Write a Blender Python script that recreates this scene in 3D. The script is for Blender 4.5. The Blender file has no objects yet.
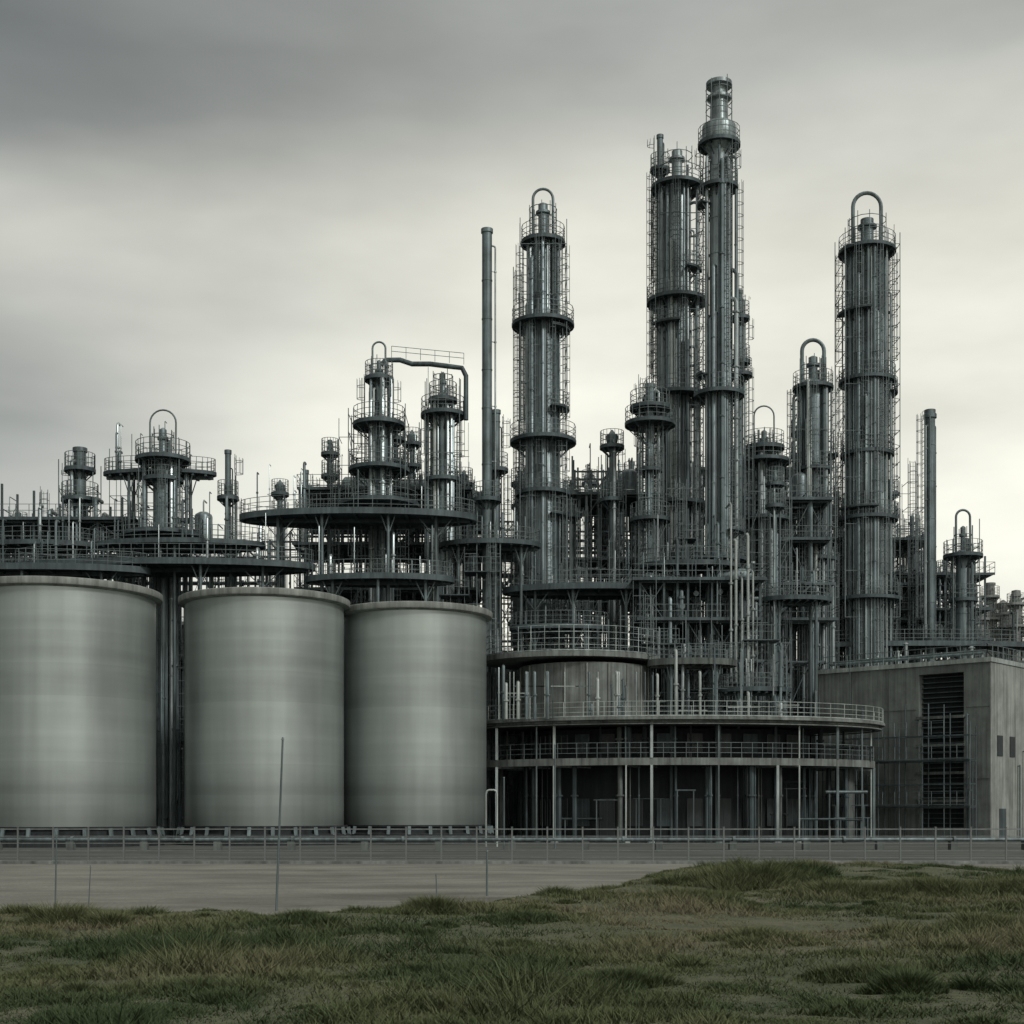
import bpy, math, random
import numpy as np
F=1400.0; H0=815.0; CH=2.0
def X(px,Y): return (px-512)*Y/F
def Z(py,Y): return CH+(H0-py)*Y/F
rnd=random.Random(7)
scene=bpy.context.scene
col=scene.collection

# ---------------------------------------------------------------- mesh builder
def vsub(a,b): return (a[0]-b[0],a[1]-b[1],a[2]-b[2])
def vcross(a,b): return (a[1]*b[2]-a[2]*b[1],a[2]*b[0]-a[0]*b[2],a[0]*b[1]-a[1]*b[0])
def vnorm(a):
    l=math.sqrt(a[0]**2+a[1]**2+a[2]**2) or 1e-9
    return (a[0]/l,a[1]/l,a[2]/l)
class MB:
    def __init__(s): s.v=[]; s.f=[]
    def ringpts(s,c,u,w,r,n,ph=0.0):
        b=len(s.v)
        for i in range(n):
            a=2*math.pi*i/n+ph
            ca=math.cos(a)*r; sa=math.sin(a)*r
            s.v.append((c[0]+u[0]*ca+w[0]*sa,c[1]+u[1]*ca+w[1]*sa,c[2]+u[2]*ca+w[2]*sa))
        return b
    def link(s,a,b,n):
        for i in range(n):
            j=(i+1)%n
            s.f.append((a+i,a+j,b+j,b+i))
    def cyl(s,p0,p1,r0,r1=None,n=8,caps=True):
        if r1 is None: r1=r0
        d=vnorm(vsub(p1,p0))
        up=(0,0,1) if abs(d[2])<0.9 else (0,1,0)
        u=vnorm(vcross(up,d)); w=vcross(d,u)
        ph=math.pi/4 if n==4 else 0
        a=s.ringpts(p0,u,w,r0,n,ph); b=s.ringpts(p1,u,w,r1,n,ph)
        s.link(a,b,n)
        if caps:
            s.f.append(tuple(a+i for i in reversed(range(n))))
            s.f.append(tuple(b+i for i in range(n)))
    def beam(s,p0,p1,w): s.cyl(p0,p1,w*0.7071,n=4)
    def thin(s,p0,p1,r): s.cyl(p0,p1,r,n=4,caps=False)
    def box(s,x0,x1,y0,y1,z0,z1):
        b=len(s.v)
        s.v+=[(x0,y0,z0),(x1,y0,z0),(x1,y1,z0),(x0,y1,z0),(x0,y0,z1),(x1,y0,z1),(x1,y1,z1),(x0,y1,z1)]
        for f in ((3,2,1,0),(4,5,6,7),(0,1,5,4),(1,2,6,5),(2,3,7,6),(3,0,4,7)):
            s.f.append(tuple(b+i for i in f))
    def tube(s,pts,r,n=8):
        m=len(pts); prev=None; u=None
        for i,p in enumerate(pts):
            if i==0: t=vnorm(vsub(pts[1],p))
            elif i==m-1: t=vnorm(vsub(p,pts[i-1]))
            else: t=vnorm(tuple(x+y for x,y in zip(vnorm(vsub(p,pts[i-1])),vnorm(vsub(pts[i+1],p)))))
            if u is None:
                up=(0,0,1) if abs(t[2])<0.9 else (0,1,0)
                u=vnorm(vcross(up,t))
            else:
                d=u[0]*t[0]+u[1]*t[1]+u[2]*t[2]
                u=vnorm((u[0]-t[0]*d,u[1]-t[1]*d,u[2]-t[2]*d))
            w=vcross(t,u)
            b=s.ringpts(p,u,w,r,n)
            if prev is not None: s.link(prev,b,n)
            prev=b
    def prof(s,cx,cy,pr,n=24,ex=1.0,ey=1.0):
        prev=None
        for (r,z) in pr:
            b=len(s.v)
            for i in range(n):
                a=2*math.pi*i/n
                s.v.append((cx+math.cos(a)*r*ex,cy+math.sin(a)*r*ey,z))
            if prev is not None: s.link(prev,b,n)
            prev=b
    def slab(s,cx,cy,z0,z1,rx,ry,ri=0.0,a0=0,a1=360,n=32):
        full=abs(a1-a0)>=359.9
        k=n if full else n+1
        b=len(s.v)
        for i in range(k):
            a=math.radians(a0+(a1-a0)*i/n); c=math.cos(a); d=math.sin(a)
            ix=max(rx*ri,0.01); iy=max(ry*ri,0.01)
            s.v+=[(cx+c*rx,cy+d*ry,z0),(cx+c*rx,cy+d*ry,z1),(cx+c*ix,cy+d*iy,z1),(cx+c*ix,cy+d*iy,z0)]
        for i in range(n):
            j=(i+1)%k
            for q in range(4):
                q2=(q+1)%4
                s.f.append((b+4*i+q,b+4*j+q,b+4*j+q2,b+4*i+q2))
        if not full:
            s.f.append((b,b+1,b+2,b+3)); e=b+4*(k-1); s.f.append((e+3,e+2,e+1,e))
    def rail(s,pts,h=1.1,r=0.026,closed=False,sp=1.2,toe=True,rails=(1.0,0.55)):
        P=list(pts)+([pts[0]] if closed else [])
        for a,b in zip(P[:-1],P[1:]):
            for k in rails:
                s.thin((a[0],a[1],a[2]+h*k),(b[0],b[1],b[2]+h*k),r)
            if toe: s.thin((a[0],a[1],a[2]+.07),(b[0],b[1],b[2]+.07),r*2.0)
            L=math.dist(a,b); m=max(1,round(L/sp))
            for i in range(m):
                t=i/m; q=[a[j]+(b[j]-a[j])*t for j in range(3)]
                s.thin(q,(q[0],q[1],q[2]+h),r*1.1)
        q=P[-1]; s.thin(q,(q[0],q[1],q[2]+h),r*1.1)

def ell(cx,cy,z,rx,ry,a0=0,a1=360,n=24):
    k=n if abs(a1-a0)>=359.9 else n+1
    return [(cx+math.cos(math.radians(a0+(a1-a0)*i/n))*rx,cy+math.sin(math.radians(a0+(a1-a0)*i/n))*ry,z) for i in range(k)]

def root(name,label,cat,loc,group=None):
    o=bpy.data.objects.new(name,None); o.empty_display_size=0.5; o.location=loc
    o["label"]=label; o["category"]=cat
    if group: o["group"]=group
    col.objects.link(o); o["_l"]=list(loc); return o
def part(par,name,mb,mat,off=None,label=None):
    if not mb.v: return None
    l=off if off is not None else tuple(par["_l"])
    me=bpy.data.meshes.new(name)
    me.from_pydata([(a-l[0],b-l[1],c-l[2]) for a,b,c in mb.v],[],mb.f)
    me.materials.append(mat)
    me.polygons.foreach_set("use_smooth",[True]*len(me.polygons))
    me.set_sharp_from_angle(angle=math.radians(38))
    o=bpy.data.objects.new(name,me); col.objects.link(o)
    if par is not None:
        o.parent=par; o["_l"]=list(l)
    if label: o["label"]=label
    return o

# ---------------------------------------------------------------- materials
def nn(nt,t,**k):
    n=nt.nodes.new(t)
    for a,b in k.items(): setattr(n,a,b)
    return n
def mapnoise(nt,coord,scale_vec,scale,detail=4,rough=.55):
    mp=nn(nt,'ShaderNodeMapping'); mp.inputs['Scale'].default_value=scale_vec
    nt.links.new(coord,mp.inputs['Vector'])
    no=nn(nt,'ShaderNodeTexNoise'); no.inputs['Scale'].default_value=scale
    no.inputs['Detail'].default_value=detail; no.inputs['Roughness'].default_value=rough
    nt.links.new(mp.outputs[0],no.inputs['Vector']); return no.outputs['Fac']
def ramp(nt,fac,stops):
    r=nn(nt,'ShaderNodeValToRGB'); e=r.color_ramp.elements
    e.remove(e[1]); 
    f4=lambda c:(c[0],c[1],c[2],1) if hasattr(c,'__len__') else (c,c,c,1)
    e[0].position=stops[0][0]; e[0].color=f4(stops[0][1])
    for (p,c) in stops[1:]:
        q=e.new(p); q.color=f4(c)
    nt.links.new(fac,r.inputs[0]); return r.outputs[0]
def mul(nt,a,b,blend='MULTIPLY',fac=1.0):
    m=nn(nt,'ShaderNodeMix',data_type='RGBA',blend_type=blend); m.inputs[0].default_value=fac
    for s,i in ((a,6),(b,7)):
        if hasattr(s,'is_output'): nt.links.new(s,m.inputs[i])
        else: m.inputs[i].default_value=(*s,1)
    return m.outputs[2]
def material(name,base,rough=.55,metal=.3,streak=.5,grime=.4,bump=.15,rust=0.0,ns=1.0):
    m=bpy.data.materials.new(name); m.use_nodes=True; nt=m.node_tree
    b=nt.nodes['Principled BSDF']; tc=nn(nt,'ShaderNodeTexCoord').outputs['Object']
    f1=mapnoise(nt,tc,(2.2*ns,2.2*ns,.1*ns),1.5,5,.6)
    f2=mapnoise(nt,tc,(1,1,1),.55*ns,5,.6)
    c=mul(nt,base,ramp(nt,f1,[(.3,1-streak),(.7,1+streak*.6)]))
    c=mul(nt,c,ramp(nt,f2,[(.32,1-grime),(.68,1+grime*.5)]))
    if rust>0:
        f3=mapnoise(nt,tc,(1.5,1.5,.5),1.3,6,.7)
        k=ramp(nt,f3,[(.56,0),(.7,rust)])
        mm=nn(nt,'ShaderNodeMix',data_type='RGBA'); nt.links.new(k,mm.inputs[0]); nt.links.new(c,mm.inputs[6])
        mm.inputs[7].default_value=(.09,.06,.04,1); c=mm.outputs[2]
    nt.links.new(c,b.inputs['Base Color'])
    b.inputs['Roughness'].default_value=rough; b.inputs['Metallic'].default_value=metal
    if bump:
        bp=nn(nt,'ShaderNodeBump'); bp.inputs['Strength'].default_value=bump; bp.inputs['Distance'].default_value=.05
        f4=mapnoise(nt,tc,(1,1,.6),6*ns,4,.6); nt.links.new(f4,bp.inputs['Height']); nt.links.new(bp.outputs[0],b.inputs['Normal'])
    return m
M_SHELL=material('column_steel',(.21,.265,.278),.4,.45,.6,.35,rust=.08)
M_SHELL2=material('column_steel_pale',(.36,.425,.43),.36,.45,.6,.35,rust=.05)
M_DARK=material('structural_steel',(.082,.112,.12),.6,.3,.4,.4,bump=0,rust=.2)  # base colour lifted a little in place of haze
M_MID=material('painted_steel',(.15,.195,.203),.5,.3,.5,.4,bump=0,rust=.12)
M_RAIL=material('railing_steel',(.14,.175,.18),.55,.3,.3,.3,bump=0)
M_PIPE=material('pipe_steel',(.38,.435,.44),.34,.45,.5,.35,bump=0,rust=.06)
M_PALE=material('insulated_pipe',(.40,.44,.425),.5,.2,.4,.3,bump=0)
M_FENCE=material('galvanised_fence_steel',(.19,.207,.203),.55,.3,.3,.3,bump=0)
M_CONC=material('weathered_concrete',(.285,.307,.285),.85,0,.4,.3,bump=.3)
M_CONCM=material('stained_deck_concrete',(.19,.208,.197),.85,0,.5,.4,bump=.3,rust=.2)
M_WALLD=material('shaded_wall_concrete',(.175,.195,.185),.85,0,.4,.35,bump=.3)  # shade painted in: darker concrete for the wall turned from the sun
M_CONCD=material('dark_concrete',(.13,.146,.138),.9,0,.45,.4,bump=.4)
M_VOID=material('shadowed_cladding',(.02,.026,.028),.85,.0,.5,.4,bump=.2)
M_GLASS=material('dirty_window_glass',(.03,.04,.042),.45,.0,.3,.4,bump=0)
M_HAZE=material('haze_tinted_far_steel',(.26,.28,.27),.7,.1,.3,.3,bump=0)  # haze painted as a paler base colour on far steel

def nnmap(nt,s,a,b_):
    r=nn(nt,'ShaderNodeMapRange'); r.inputs[1].default_value=a; r.inputs[2].default_value=b_
    nt.links.new(s,r.inputs[0]); return r.outputs[0]
def tank_mat():
    m=bpy.data.materials.new('tank_plate_steel'); m.use_nodes=True; nt=m.node_tree
    b=nt.nodes['Principled BSDF']; tc=nn(nt,'ShaderNodeTexCoord').outputs['Object']
    sx=nn(nt,'ShaderNodeSeparateXYZ'); nt.links.new(tc,sx.inputs[0])
    dv=nn(nt,'ShaderNodeMath',operation='DIVIDE'); nt.links.new(sx.outputs[2],dv.inputs[0]); dv.inputs[1].default_value=2.03
    fl=nn(nt,'ShaderNodeMath',operation='FLOOR'); nt.links.new(dv.outputs[0],fl.inputs[0])
    wn=nn(nt,'ShaderNodeTexWhiteNoise',noise_dimensions='1D'); nt.links.new(fl.outputs[0],wn.inputs['W'])
    c=mul(nt,(.365,.407,.392),ramp(nt,wn.outputs['Value'],[(0,.93),(1,1.05)]))
    f1=mapnoise(nt,tc,(.9,.9,.04),1.3,3,.5); c=mul(nt,c,ramp(nt,f1,[(.3,.90),(.7,1.06)]))
    f2=mapnoise(nt,tc,(.07,.07,1.5),.4,3,.5); c=mul(nt,c,ramp(nt,f2,[(.3,.80),(.7,1.14)]))
    f6=mapnoise(nt,tc,(1,1,.8),.22,4,.55); c=mul(nt,c,ramp(nt,f6,[(.3,.88),(.7,1.08)]))
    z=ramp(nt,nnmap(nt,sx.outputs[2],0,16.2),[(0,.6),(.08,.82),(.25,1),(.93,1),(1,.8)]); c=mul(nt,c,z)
    nt.links.new(c,b.inputs['Base Color'])
    b.inputs['Metallic'].default_value=.6
    rr=ramp(nt,f6,[(.3,.34),(.7,.42)]); nt.links.new(rr,b.inputs['Roughness'])
    bp=nn(nt,'ShaderNodeBump'); bp.inputs['Strength'].default_value=.06; bp.inputs['Distance'].default_value=.06
    f4=mapnoise(nt,tc,(1,1,.5),.7,3,.5); nt.links.new(f4,bp.inputs['Height']); nt.links.new(bp.outputs[0],b.inputs['Normal'])
    return m
M_TANK=tank_mat()

# ---------------------------------------------------------------- value noise
rng=np.random.default_rng(5)
G=rng.random((256,256))
def vn(x,y):
    xi=np.floor(x).astype(int); yi=np.floor(y).astype(int); fx=x-xi; fy=y-yi
    fx=fx*fx*(3-2*fx); fy=fy*fy*(3-2*fy)
    g=lambda a,b: G[a%256,b%256]
    return (g(xi,yi)*(1-fx)+g(xi+1,yi)*fx)*(1-fy)+(g(xi,yi+1)*(1-fx)+g(xi+1,yi+1)*fx)*fy
def fbm(x,y,o=4):
    t=0;a=.5;s=0
    for i in range(o):
        t=t+a*vn(x*2**i+17*i,y*2**i+31*i); s+=a; a*=.5
    return t/s
def sm(a,b,x):
    t=np.clip((x-a)/(b-a),0,1); return t*t*(3-2*t)
def edgeY(x): return 27.6+19*sm(-2.5,7,x)+5.5*(fbm(x*.45+3,x*0+2.,5)-.5)
def mask(x,y): return sm(0,2.5,edgeY(x)-y+3.0*(fbm(x*.7+8,y*.5+3,4)-.5))
def hgt(x,y):
    m=mask(x,y)
    return -0.04+m*(.12+.34*np.maximum(fbm(x*.16+50,y*.16+9)-.35,-.1)+.12*(fbm(x*.9,y*.9)-.5)+.36*np.exp(-((x-9)/7)**2-((y-41)/6)**2))

# ---------------------------------------------------------------- ground
def ground():
    xs=np.unique(np.concatenate([np.linspace(-1800,-60,14),np.linspace(-60,-26,18),np.linspace(-26,34,301),np.linspace(34,60,14),np.linspace(60,1800,14)]))
    ys=np.unique(np.concatenate([np.linspace(-1200,-10,10),np.linspace(-10,8,12),np.linspace(8,56,241),np.linspace(56,3000,18)]))
    XX,YY=np.meshgrid(xs,ys); ZZ=hgt(XX,YY)
    nx=len(xs); ny=len(ys)
    v=np.stack([XX.ravel(),YY.ravel(),ZZ.ravel()],1)
    f=[(j*nx+i,j*nx+i+1,(j+1)*nx+i+1,(j+1)*nx+i) for j in range(ny-1) for i in range(nx-1)]
    me=bpy.data.meshes.new('ground'); me.from_pydata(v.tolist(),[],f)
    me.polygons.foreach_set("use_smooth",[True]*len(f))
    m=bpy.data.materials.new('grassland_soil'); m.use_nodes=True; nt=m.node_tree; b=nt.nodes['Principled BSDF']
    tc=nn(nt,'ShaderNodeTexCoord').outputs['Object']
    f1=mapnoise(nt,tc,(1,1,1),.45,6,.65); f2=mapnoise(nt,tc,(1,1,1),7,5,.7)
    c=ramp(nt,f1,[(.3,(.045,.06,.03)),(.5,(.08,.088,.048)),(.72,(.13,.12,.082))])
    c=mul(nt,c,ramp(nt,f2,[(.3,.6),(.7,1.3)]))
    nt.links.new(c,b.inputs['Base Color']); b.inputs['Roughness'].default_value=.95
    bp=nn(nt,'ShaderNodeBump'); bp.inputs['Strength'].default_value=.8; bp.inputs['Distance'].default_value=.06
    nt.links.new(f2,bp.inputs['Height']); nt.links.new(bp.outputs[0],b.inputs['Normal'])
    me.materials.append(m); o=bpy.data.objects.new('ground',me); col.objects.link(o)
    o["kind"]="structure"; o["label"]="rough grassy and muddy open ground"; o["category"]="ground"
ground()
def sheet(name,x0,x1,y0,y1,z,mat,label):
    me=bpy.data.meshes.new(name); me.from_pydata([(x0,y0,z),(x1,y0,z),(x1,y1,z),(x0,y1,z)],[],[(0,1,2,3)]); me.materials.append(mat)
    o=bpy.data.objects.new(name,me); col.objects.link(o); o["kind"]="structure"; o["label"]=label; o["category"]=name
def groundmat(name,c0,c1,s,aniso):
    m=bpy.data.materials.new(name); m.use_nodes=True; nt=m.node_tree; b=nt.nodes['Principled BSDF']
    tc=nn(nt,'ShaderNodeTexCoord').outputs['Object']
    f1=mapnoise(nt,tc,(aniso,1,1),s,7,.7); f2=mapnoise(nt,tc,(1,1,1),9,5,.75); f3=mapnoise(nt,tc,(.35,.9,1),.28,7,.72)
    c=ramp(nt,f1,[(.3,c0),(.7,c1)]); c=mul(nt,c,ramp(nt,f2,[(.3,.72),(.7,1.22)])); c=mul(nt,c,ramp(nt,f3,[(.36,.6),(.5,.92),(.64,1.12)]))
    nt.links.new(c,b.inputs['Base Color']); b.inputs['Roughness'].default_value=.9; b.inputs['Specular IOR Level'].default_value=.25
    bp=nn(nt,'ShaderNodeBump'); bp.inputs['Strength'].default_value=.6; bp.inputs['Distance'].default_value=.04
    nt.links.new(f2,bp.inputs['Height']); nt.links.new(bp.outputs[0],b.inputs['Normal']); return m
M_ROAD=groundmat('dusty_asphalt',(.15,.15,.135),(.25,.245,.218),.5,.6)
M_YARD=groundmat('oily_gravel',(.06,.066,.063),(.13,.137,.127),.3,.3)
sheet('road',-400,400,24,57.2,0.0,M_ROAD,"dusty grey asphalt road beside the plant fence")
sheet('yard',-500,500,57.8,420,0.004,M_YARD,"dark gravel yard the refinery stands on")
kb=MB(); kb.box(-400,400,57.2,57.8,-.05,.12)
o=part(None,'kerb',kb,M_CONCM,off=(0,0,0)); o["kind"]="structure"; o["label"]="concrete kerb along the road"; o["category"]="kerb"

# ---------------------------------------------------------------- grass
def grass():
    N=640000
    t=rng.random(N); Y=9.5*(54/9.5)**(t**.8); Xp=(rng.random(N)*2-1)*(.40*Y+3.5)
    m=mask(Xp,Y); dens=fbm(Xp*.5+11,Y*.5+4,4); tall=fbm(Xp*.28+40,Y*.28+70,3)
    keep=(m>.02)&(rng.random(N)<np.clip(.5+4.0*(dens-.45),.35,1)*np.clip(m*3+.15,0,1))
    Xp,Y,m,dens,tall=Xp[keep],Y[keep],m[keep],dens[keep],tall[keep]
    clump=fbm(Xp*1.7+3,Y*1.7+7,3)
    hh=(.03+.065*rng.random(len(Y)))*(.5+2.4*np.clip(tall-.38,0,1)*2)*(.45+2.1*np.clip(clump-.4,0,1)*2)*(.5+.5*m)
    kind=np.zeros(len(Y))
    cl=[]
    def tuft(x,y,r,h,n,k=1): cl.append((x,y,r,h,n,k))
    for (px,py,w,h,n) in [(75,935,45,.42,5600),(105,938,22,.36,2400),(290,935,40,.3,4200),(325,938,18,.24,1400),(430,925,45,.34,5200),(520,932,50,.26,3600),
                        (745,893,75,.75,9200),(790,888,40,.62,5200),(700,905,50,.36,4400),(870,985,60,.26,5000),(905,1000,40,.26,3800),(615,990,55,.26,5000),(990,935,60,.36,5200),
                        (930,900,70,.5,6500),(840,900,60,.46,6000),(1015,900,50,.5,5200),(20,985,60,.16,3000),(190,1000,70,.15,3000),(760,950,60,.26,3800),(20,925,25,.26,1400),(400,1015,60,.16,3000),(560,905,40,.24,1800),(480,975,50,.16,2400),(960,960,40,.2,2400),(150,912,30,.18,900),(240,914,30,.16,900),(360,909,30,.2,1000),(610,892,25,.25,900)]:
        y=2800/(py-815); x=X(px,y)
        tuft(x,y,w*y/F,h,n)
    rr=np.random.default_rng(3)
    for i in range(620):
        y=12+38*rr.random(); x=(rr.random()*2-1)*(.4*y+2)
        if fbm(np.array([x*.25+30]),np.array([y*.25+3]),2)[0]<.43: continue
        tuft(x,y,.15+.6*rr.random(),.06+.15*rr.random(),620)
    ax=[Xp];ay=[Y];ah=[hh];ak=[kind]
    for (x,y,r,h,n,k) in cl:
        a=rr.random(n)*2*np.pi; q=rr.random(n)**.6
        xx=x+np.cos(a)*q*r*(1+.3*np.sin(3*a+x)); yy=y+np.sin(a)*q*r*.8*(1+.3*np.cos(2*a+y))
        bump=fbm(xx*2.2+5,yy*2.2+8,3)
        mm=mask(xx,yy); kp=(mm>.0)
        ax.append(xx[kp]); ay.append(yy[kp]); ah.append((h*(.45+.45*rr.random(n))*(1-.75*q**2)*(.3+1.3*bump))[kp]); ak.append(np.full(kp.sum(),.75))
    Xp=np.concatenate(ax);Y=np.concatenate(ay);hh=np.concatenate(ah);kind=np.concatenate(ak)
    n=len(Y); z=np.maximum(hgt(Xp,Y),0)-.01
    a=rng.random(n)*2*np.pi; w=.005+.006*rng.random(n)+Y*.00014; w*=1+kind*.2
    lean=hh*(.4+1.2*rng.random(n)); b=rng.random(n)*2*np.pi
    dx=np.cos(a)*w;dy=np.sin(a)*w; lx=np.cos(b)*lean; ly=np.sin(b)*lean
    P=np.zeros((n,3,3))
    P[:,0]=np.stack([Xp-dx,Y-dy,z],1);P[:,1]=np.stack([Xp+dx,Y+dy,z],1)
    P[:,2]=np.stack([Xp+lx,Y+ly,z+hh],1)
    me=bpy.data.meshes.new('grass')
    me.vertices.add(n*3); me.vertices.foreach_set('co',P.reshape(-1).astype(np.float32))
    me.loops.add(n*3); me.loops.foreach_set('vertex_index',np.arange(n*3).astype(np.int32))
    me.polygons.add(n); me.polygons.foreach_set('loop_start',(np.arange(n)*3).astype(np.int32))
    me.update(calc_edges=True); me.validate()
    hue=np.clip(.47+2.4*(fbm(Xp*.3+90,Y*.3+20,4)-.5)+.15*(rng.random(n)-.5),0,1)
    hue=np.where(kind>.5,np.clip(hue*.5+.12*rng.random(n),0,1),hue)
    g0=np.array([.05,.074,.034]); g1=np.array([.115,.13,.064]); g2=np.array([.185,.168,.108])
    h2=hue[:,None]; c=np.where(h2<.5,g0+(g1-g0)*h2*2,g1+(g2-g1)*(h2-.5)*2)*(.87+.26*rng.random(n))[:,None]
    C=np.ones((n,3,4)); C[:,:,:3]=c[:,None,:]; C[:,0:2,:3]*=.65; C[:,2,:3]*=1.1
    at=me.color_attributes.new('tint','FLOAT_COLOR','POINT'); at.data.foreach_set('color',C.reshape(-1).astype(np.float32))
    m=bpy.data.materials.new('grass_blades'); m.use_nodes=True; nt=m.node_tree; bs=nt.nodes['Principled BSDF']
    an=nn(nt,'ShaderNodeAttribute',attribute_name='tint'); nt.links.new(an.outputs['Color'],bs.inputs['Base Color']); bs.inputs['Roughness'].default_value=.8
    bs.inputs['Specular IOR Level'].default_value=.15
    me.materials.append(m); o=bpy.data.objects.new('grass',me); col.objects.link(o); o["kind"]="stuff"; o["label"]="rough olive and brown grass with darker tufts"; o["category"]="grass"
grass()

# ---------------------------------------------------------------- storage tanks
def tank(px,Y,R,ytop,ybot,label):
    x=X(px,Y); z0=Z(ybot,Y-R); z1=Z(ytop,Y-R)
    r=root('storage_tank',label,'storage tank',(x,Y,0),'storage tanks behind the fence')
    b=MB(); H=z1-z0
    pr=[(R,z0)]
    k=8
    for i in range(1,k):
        z=z0+H*i/k; pr+=[(R,z-.02),(R+.006,z-.02),(R+.006,z+.02),(R,z+.02)]
    pr+=[(R,z1-.5)]
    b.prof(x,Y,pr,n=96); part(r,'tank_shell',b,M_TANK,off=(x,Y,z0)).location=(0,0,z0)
    b=MB(); b.prof(x,Y,[(R,z1-.52),(R+.40,z1-.42),(R+.44,z1-.36),(R+.44,z1-.02),(R+.36,z1+.02),(R+.2,z1+.04)],n=96); part(r,'roof_rim',b,M_CONC)
    b=MB(); b.prof(x,Y,[(R+.2,z1+.03),(R*.5,z1+.22),(.05,z1+.4)],n=64); part(r,'roof',b,M_CONCD)
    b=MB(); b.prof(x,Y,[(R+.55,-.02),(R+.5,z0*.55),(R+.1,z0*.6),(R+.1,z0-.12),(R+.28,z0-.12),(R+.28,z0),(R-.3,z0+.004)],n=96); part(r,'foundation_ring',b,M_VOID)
    for i in range(24):
        a=2*math.pi*i/24; c=math.cos(a);s=math.sin(a); b=MB()
        b.beam((x+c*(R+.45),Y+s*(R+.45),z0*.5),(x+c*(R+.35),Y+s*(R+.35),z0-.1),.22)
        if s<.3: part(r,'anchor_bracket',b,M_MID)
    return r
tank(62,92,6.0,577,827,"wide weathered grey steel storage tank on concrete ring")
tank(265,96.5,5.4,588,826,"streaked grey cylindrical storage tank with overhanging rim")
tank(415,101,5.15,602,825,"narrower pale grey storage tank beside the round building")

# ---------------------------------------------------------------- columns
def ladder(b,x,y,z0,z1,dx,dy,cage=True):
    tx,ty=-dy,dx; w=.25
    for s in(-1,1): b.thin((x+tx*w*s,y+ty*w*s,z0),(x+tx*w*s,y+ty*w*s,z1),.03)
    z=z0
    while z<z1: b.thin((x-tx*w,y-ty*w,z),(x+tx*w,y+ty*w,z),.02); z+=.4
    if cage:
        z=z0+2
        while z<z1-.3:
            pts=[(x+tx*math.cos(a)*.38+dx*math.sin(a)*.62,y+ty*math.cos(a)*.38+dy*math.sin(a)*.62,z) for a in [math.pi*i/5 for i in range(6)]]
            for p,q in zip(pts[:-1],pts[1:]): b.thin(p,q,.026)
            z+=1.0
        for a in [math.pi*i/5 for i in range(6)]:
            px=x+tx*math.cos(a)*.38+dx*math.sin(a)*.62; py=y+ty*math.cos(a)*.38+dy*math.sin(a)*.62
            b.thin((px,py,z0+2),(px,py,z1-.3),.022)
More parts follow.
